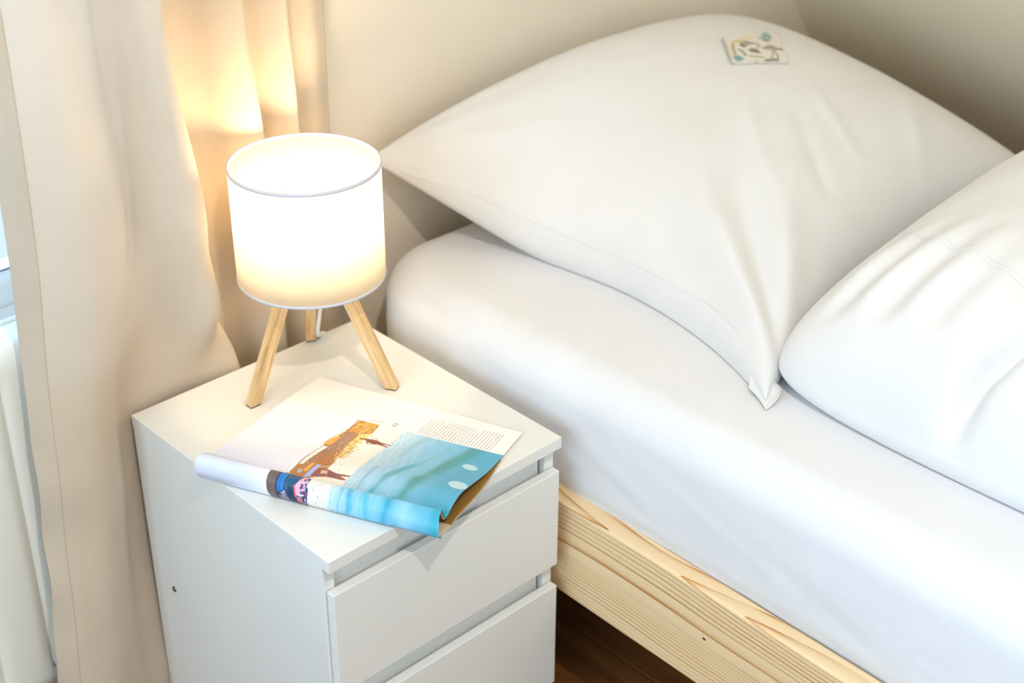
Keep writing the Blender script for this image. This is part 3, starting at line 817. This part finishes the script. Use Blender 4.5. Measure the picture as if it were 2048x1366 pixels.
    for u, v, a, b in ((277, 96, 9.6, 6.6), (287.5, 148, 12.0, 9.6)):  # pale glare spots painted over the sea
        r = np.hypot((U-u-(V-v)*.3)/a, (V-v)/b); p.mix(np.clip((1-r)/.18+.5, 0, 1)*.85, (200, 230, 240))
    for u, v in ((88.4, 143.5), (86.7, 178.5), (76.3, 202.1)): p.stroke([(u-1.6, v), (u+1.6, v)], .8, (205, 190, 190), .6)
    # village strip along the horizon
    hill = [(105.8, 54), (134.7, 54), (137.0, 76.6), (129.0, 82), (131, 120), (133, 145), (137.0, 163.8), (137.0, 185.0), (128.3, 197.2), (117.3, 208.5), (99.0, 199.7), (100.0, 179.3), (103.5, 133.7), (99.1, 119.0), (101.2, 94.5), (106.4, 85.6)]
    p.poly(hill, (186, 132, 78))
    p.poly([(105.8, 54), (134.7, 54), (134.2, 78), (122, 90), (110, 84)], (208, 160, 88))
    sp = np.clip(nz(.45, .30, 61)*3, 0, 1)*(U < 136)*(U > 104)*(V > 54)*(V < 92)
    p.mix(sp*.6, (140, 88, 48)); p.mix(np.clip(nz(.3, .22, 62)*3-.3, 0, 1)*(U < 134)*(U > 108)*(V > 54)*(V < 84)*.6, (238, 200, 120))
    p.poly([(106, 88), (116, 82), (126, 86), (126, 110), (121, 149), (117, 173), (106, 177), (107, 137)], (168, 130, 108), .9)
    st = np.clip(np.sin(V*1.3+3*nz(.2, .2, 63))*.9+nz(.8, .5, 64), 0, 1)*(U > 105)*(U < 128)*(V > 82)*(V < 198)
    p.mix(st*.35, (112, 76, 58))
    p.mix(np.clip(nz(.9, .45, 65)*6-1.9, 0, 1)*(U > 105)*(U < 126)*(V > 88)*(V < 190), (246, 232, 226))
    p.poly([(101.2, 181.1), (103.4, 130.4), (108.8, 130.4), (105.8, 179.5)], (252, 246, 236)); p.stroke([(100.0, 180), (102.2, 130), (107, 128)], 1.0, (176, 118, 78), .9)
    p.poly([(100.0, 123.9), (102.3, 100), (109.2, 100.5), (108.7, 126)], (222, 168, 88), .9)
    p.stroke([(101.5, 79), (103.5, 101), (97.5, 128)], .9, (226, 178, 100), .9); p.poly([(102, 84), (105.5, 84), (104, 100), (101, 112)], (248, 238, 200), .8)
    p.poly([(124, 84), (137, 76.6), (136.3, 100), (137.8, 122.3), (139.9, 150.8), (131.8, 145.9), (125.5, 110.8)], (232, 204, 118), .9)
    p.mix(np.clip(nz(.5, .35, 66)*4, 0, 1)*(U > 124)*(U < 141)*(V > 78)*(V < 152)*.7, (186, 138, 62))
    p.mix(np.clip(nz(.55, .4, 67)*4-.5, 0, 1)*(U > 126)*(U < 144)*(V > 82)*(V < 160)*.8, (252, 240, 214))
    p.stroke([(140.5, 128), (141.6, 150)], .9, (160, 110, 88), .8)
    for u, v in ((138.6, 84), (143, 120), (145, 142), (147, 165), (131, 87), (150, 176)): p.ell(u, v, .8, 1.0, (150, 112, 90), .7, .5)
    p.poly([(110, 150), (131, 150), (136.5, 185), (118, 200), (100, 190), (101, 182), (112, 178)], (182, 122, 72), .55)
    # people
    bc = (140, 84, 66)
    p.poly([(133.5, 93.7), (137.0, 90.0), (143.4, 88.8), (150.4, 88.0), (157, 90.4), (170.5, 90.6), (170.5, 92.3), (160, 93.4), (169.9, 96.6), (169.0, 98.2), (156, 97), (151.4, 99.4), (146.4, 97.6), (143.0, 99), (140.4, 95)], bc)
    p.ell(132.6, 93, 2.0, 1.7, (120, 70, 52)); p.stroke([(143, 90), (146, 84), (151, 87)], .9, bc); p.stroke([(141, 97), (145, 102), (150, 99)], .9, bc)
    p.poly([(122.5, 186.7), (130, 179), (140, 178.5), (150, 181.6), (167.6, 180), (168.6, 182), (157.8, 185.0), (166.5, 187.6), (166.0, 189.6), (157.8, 190.2), (143.4, 190.9), (127.2, 196.8)], (150, 92, 82))
    p.poly([(132, 182), (139, 181), (141, 186), (133, 188)], (226, 196, 186), .8); p.poly([(142, 183), (152, 183), (152, 189), (143, 189)], (128, 84, 96), .8)
    p.stroke([(130, 172), (136, 168), (139, 163)], 1.0, (150, 96, 80), .8); p.stroke([(127, 178), (134, 174), (140, 170)], .8, (236, 220, 214), .8)
    p.poly([(117.3, 199.9), (121.4, 174.4), (126.5, 173.6), (124.2, 198.2)], (172, 184, 232)); p.poly([(112.2, 190.1), (114.2, 173.6), (117.9, 173.6), (116.6, 190.9)], (240, 176, 88))
    p.poly([(106, 190), (111, 188), (112, 195), (107, 196)], (176, 190, 208), .9)
    # dark figures in the curve of the roll
    p.poly([(96, 266), (92, 240), (91, 212), (99.4, 200.7), (112, 205), (127.2, 211.7), (141, 222.6), (144.5, 240), (142.5, 266)], (48, 66, 98))
    p.poly([(98, 266), (92, 240), (89, 210), (97, 200.3), (104, 203), (102, 214), (103, 240), (106, 266)], (112, 98, 92))
    p.poly([(113, 206), (128, 211), (130, 219), (118, 222)], (104, 76, 72), .9)
    p.poly([(104.5, 216), (113, 214), (114, 244), (105.8, 247)], (44, 124, 196)); p.stroke([(108, 217), (108.5, 245)], .9, (28, 84, 150), .8); p.stroke([(116, 210), (116.5, 250)], .9, (84, 140, 186), .8)
    p.poly([(117, 219), (127, 214), (132, 224), (131, 266), (121, 266), (118, 240)], (38, 88, 120)); p.poly([(119, 236), (130, 240), (131, 266), (121, 266)], (22, 62, 88), .9)
    p.poly([(126.6, 236.5), (133.9, 220.5), (140.9, 227), (137.5, 246.5), (130.1, 246.4)], (246, 178, 206)); p.stroke([(127, 236), (129.5, 248), (134, 252)], 2.0, (244, 104, 112), .9)
    p.poly([(131.2, 250), (137.0, 246), (137.4, 255), (131.5, 257)], (246, 118, 106)); p.poly([(134, 262), (139, 256), (141, 266), (134, 266)], (238, 110, 104))
    for _ in range(60):
        u, v = 134+9*rs.rand(), 226+38*rs.rand(); c = [(230, 232, 246), (70, 60, 120), (40, 54, 90), (150, 90, 110), (180, 200, 230)][rs.randint(5)]
        p.ell(u, v, .7+rs.rand()*.9, .8+rs.rand()*1.6, c, .95, .5)
    lc = (U > 107)*(U < 121)*(V > 244)*(np.abs(U-114) < (V-240)*.45)
    p.mix(np.clip(nz(1.3, 1.1, 71)*6, 0, 1)*lc*.9, (222, 206, 216))
    for _ in range(22):
        u, v = 148+18*rs.rand(), 196+50*rs.rand(); p.ell(u, v, .5, .9, (130, 130, 130), .55, .6)
    # heading, page number and running line (upright direction of the page points left)
    ink = (66, 54, 44)
    def three(u, v):
        a = [(u, v), (u-.2, v-1.4), (u+.8, v-2.6), (u+2.0, v-1.6), (u+2.1, v-1.0), (u+2.2, v-1.8), (u+3.6, v-2.8), (u+4.9, v-1.6), (u+4.6, v)]
        p.stroke(a, .85, ink, 1)
    three(148.6, 50.4); three(148.6, 46.4)
    for u in np.arange(117, 135, 2.1): p.stroke([(u, 48.6), (u+.5, 47.2), (u+1.1, 48.6)], .55, ink, .85)
    for u in np.arange(131, 142, 1.9): p.stroke([(u, 44.6), (u+.5, 43.4), (u+1.0, 44.6)], .55, ink, .75)
    for u0, va, vb in ((166.0, 34, 51), (171.6, 18, 52)):
        v = vb
        while v > va:
            L = 2.2+rs.rand(); p.stroke([(u0, v), (u0+2.4, v-L*.4), (u0+.4, v-L*.8)], .45, (206, 194, 176), .8); v -= L+.9
    # text block, 24 lines set along V
    for k in range(24):
        u = 184.6+k*4.18; v = 51.8; end = 20.5-k*.28+(8 if k in (5, 16) else 0)
        while v > end:
            L = 1.0+3.4*rs.rand(); v2 = max(v-L, end)
            d = p.dseg(u, v, u-.25, v2); p.mix(np.clip(.5+(.62-d)/.5, 0, 1)*(.40+.3*rs.rand()), (150, 132, 124)); v = v2-.75
    return p.img
mg = tag(empty('magazine', (.14, .12, Z0)), 'open magazine folded over with a blue sea and beach photo, lying across the nightstand', 'magazine')
off = np.array([.14, .12, 0])
NP = sum(NS[:4])+1                           # rows that carry print
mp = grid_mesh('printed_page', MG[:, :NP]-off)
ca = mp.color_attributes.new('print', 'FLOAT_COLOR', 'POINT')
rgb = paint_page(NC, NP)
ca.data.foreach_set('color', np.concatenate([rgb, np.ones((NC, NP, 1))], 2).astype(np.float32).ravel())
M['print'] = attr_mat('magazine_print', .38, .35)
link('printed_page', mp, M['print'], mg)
M['paper_edge'] = plain('page_edges', (214, 196, 168), .8, .2)
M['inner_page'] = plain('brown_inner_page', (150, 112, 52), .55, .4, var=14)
# the stack of pages behind it
st = 4
A_ = MG[::st, ::2]-nrm[::st, ::2]*.0003-off
B_ = MG[::st, ::2]-nrm[::st, ::2]*.0022-off
rows = MG[::st, ::2]; B_[..., 2] = np.where(rows[..., 2] < .0022, A_[..., 2]-.0001+.0*rows[..., 2], B_[..., 2])
# bottom sheet lies flat: its inner face is above it
low = np.arange(rows.shape[1]) > (sum(NS[:4])+4)//2
B_[:, low, 2] = A_[:, low, 2]+.0020
n_, m_ = A_.shape[:2]
V = np.concatenate([A_.reshape(-1, 3), B_.reshape(-1, 3)]); I = np.arange(n_*m_).reshape(n_, m_); J = I+n_*m_
q = lambda a, b, c, d: np.stack([a.ravel(), b.ravel(), c.ravel(), d.ravel()], 1)
Fo = q(I[:-1, :-1], I[1:, :-1], I[1:, 1:], I[:-1, 1:]); Fi = q(J[:-1, :-1], J[:-1, 1:], J[1:, 1:], J[1:, :-1])
Fe = [q(I[-1, :-1], J[-1, :-1], J[-1, 1:], I[-1, 1:]), q(I[0, :-1], I[0, 1:], J[0, 1:], J[0, :-1]),
      q(I[:-1, 0], J[:-1, 0], J[1:, 0], I[1:, 0]), q(I[:-1, -1], I[1:, -1], J[1:, -1], J[:-1, -1])]
Fe = np.concatenate(Fe)
me = bpy.data.meshes.new('page_stack'); mesh_np(me, V, np.concatenate([Fo, Fi, Fe]))
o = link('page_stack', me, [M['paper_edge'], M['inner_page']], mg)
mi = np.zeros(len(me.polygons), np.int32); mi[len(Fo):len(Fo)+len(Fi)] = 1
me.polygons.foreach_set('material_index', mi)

# ================================================================ PRINTED CARD ON THE PILLOW
def make_card():
    cor = np.array([(.9421, .2729), (1.0737, .2759), (.9725, .1725), (.8913, .2125)])   # back left, back right, front right, front left
    n = 70
    s_, t_ = np.meshgrid(np.linspace(0, 1, n), np.linspace(0, 1, n), indexing='ij')
    xy = (cor[0]*(1-s_[..., None])+cor[1]*s_[..., None])*(1-t_[..., None])+(cor[3]*(1-s_[..., None])+cor[2]*s_[..., None])*t_[..., None]
    G = snap(pt, xy, .0013).reshape(n, n, 3)
    for _ in range(12):
        G[1:-1, 1:-1, 2] = (G[:-2, 1:-1, 2]+G[2:, 1:-1, 2]+G[1:-1, :-2, 2]+G[1:-1, 2:, 2])/4
    G[:, :, 2] += .0022*sstep(.10, 0, s_)                   # the left edge curls up a little
    c0 = G[n//2, n//2].copy()
    card = tag(empty('printed_card', (c0[0], c0[1], c0[2]+Z0)), 'small printed card with blue shells and a wading bird lying on the pillow', 'card')
    me = grid_mesh('card_sheet', G-c0)
    p = Paint(s_*100, t_*100, (223, 221, 218))
    p.ell(52, 58, 46, 44, (226, 212, 192), .40, .9)
    p.stroke([(.5, 3), (1.5, 30), (1.5, 60), (.5, 97)], 1.6, (168, 156, 130), .75, 1)  # shadow at the card's left edge, painted as a line
    p.stroke([(16, 26), (22, 24), (30, 28)], 4.5, (206, 172, 104), .85, 1); p.stroke([(14, 33), (12, 50), (12.8, 66)], 2.6, (172, 142, 84), .9, 1)
    p.stroke([(35, 17), (43, 19), (47, 24)], 3.0, (222, 200, 148), .8, 1)
    p.poly([(6.8, 75.5), (11.7, 68.9), (18.7, 72), (25.6, 85.6), (14.5, 93.9), (8.9, 86.9)], (132, 168, 176), .95, 4)
    for k in range(5): p.stroke([(20, 84), (9+k*2.6, 72+k*2)], .8, (96, 136, 150), .6, 1)
    p.poly([(63.7, 27.8), (69.2, 13.9), (78.2, 6.9), (84.1, 17.1), (84.9, 31.9), (78.1, 41.2), (70.6, 41.4), (65.2, 34.1)], (166, 190, 192), .95, 4)
    p.stroke([(74, 18), (82.8, 29)], 2.0, (96, 128, 136), .85, 1); p.stroke([(69.1, 34.1), (76.5, 40)], 2.6, (88, 118, 122), .85, 1); p.stroke([(61.3, 26.7), (68, 29), (72, 25)], 2.0, (140, 164, 166), .8, 1)
    p.poly([(27.2, 32.8), (36.4, 28.6), (44.6, 38.8), (50.4, 42.8), (38.9, 46.5), (32.1, 48.0), (26.9, 41.8)], (160, 150, 140), .85, 4)
    p.stroke([(37, 30), (44, 38), (49, 42)], 1.6, (112, 112, 100), .8, 1); p.stroke([(26.5, 38.7), (31.9, 47.6)], 2.4, (96, 76, 64), .95, 1)
    p.stroke([(49.5, 41.3), (55.4, 45.9), (57.7, 53.6), (54, 54)], 1.7, (140, 118, 96), .85, 1)
    p.stroke([(20.8, 53), (25.8, 60.7), (29.3, 74.2)], 2.3, (118, 128, 118), .9, 1)
    p.poly([(35.8, 60.1), (43.2, 55.2), (52.5, 60.2), (56.1, 73.4), (47.3, 70.0), (40.8, 66.6)], (136, 128, 112), .9, 4); p.stroke([(40, 62), (54, 70)], 1.6, (84, 76, 66), .85, 1)
    for k in range(12):
        u = 34.4+k*2.1; p.stroke([(u, 76.6+k*.6), (u+1, 78.8+k*.55)], 1.0, (112, 124, 104), .85, 1)
    p.poly([(60.7, 58.9), (75.1, 52.6), (86.3, 58.1), (90.5, 66.5), (79.7, 69.6), (68.1, 65.2)], (172, 160, 146), .9, 4); p.stroke([(62, 59.6), (74, 56), (80, 60)], 1.8, (124, 122, 118), .8, 1)
    p.stroke([(85, 65), (89.5, 67.5), (94.2, 63.8), (95.4, 68.9)], 1.7, (122, 104, 92), .9, 1)
    p.stroke([(78.4, 69.3), (76, 78), (71, 90)], 1.2, (138, 118, 98), .9, 1); p.stroke([(80.8, 70.6), (84.4, 82.2), (82.4, 90.5)], 1.4, (112, 106, 92), .9, 1)
    p.stroke([(61.7, 93.2), (69.5, 92.5)], 3.2, (74, 108, 92), .95, 1); p.stroke([(75.5, 91.7), (79.7, 92.8)], 3.2, (82, 110, 92), .95, 1)
    p.stroke([(41.3, 97.5), (45.3, 98.2)], 1.6, (132, 128, 112), .8, 1); p.stroke([(24, 85.5), (35.5, 91.8), (60, 96.5), (95, 96)], .9, (186, 182, 158), .6, 1)
    ca = me.color_attributes.new('print', 'FLOAT_COLOR', 'POINT')
    ca.data.foreach_set('color', np.concatenate([p.img, np.ones((n, n, 1))], 2).astype(np.float32).ravel())
    o = link('card_sheet', me, attr_mat('card_print', .7, .2), card)
    md = o.modifiers.new('s', 'SOLIDIFY'); md.thickness = .0004; md.offset = -1
make_card()
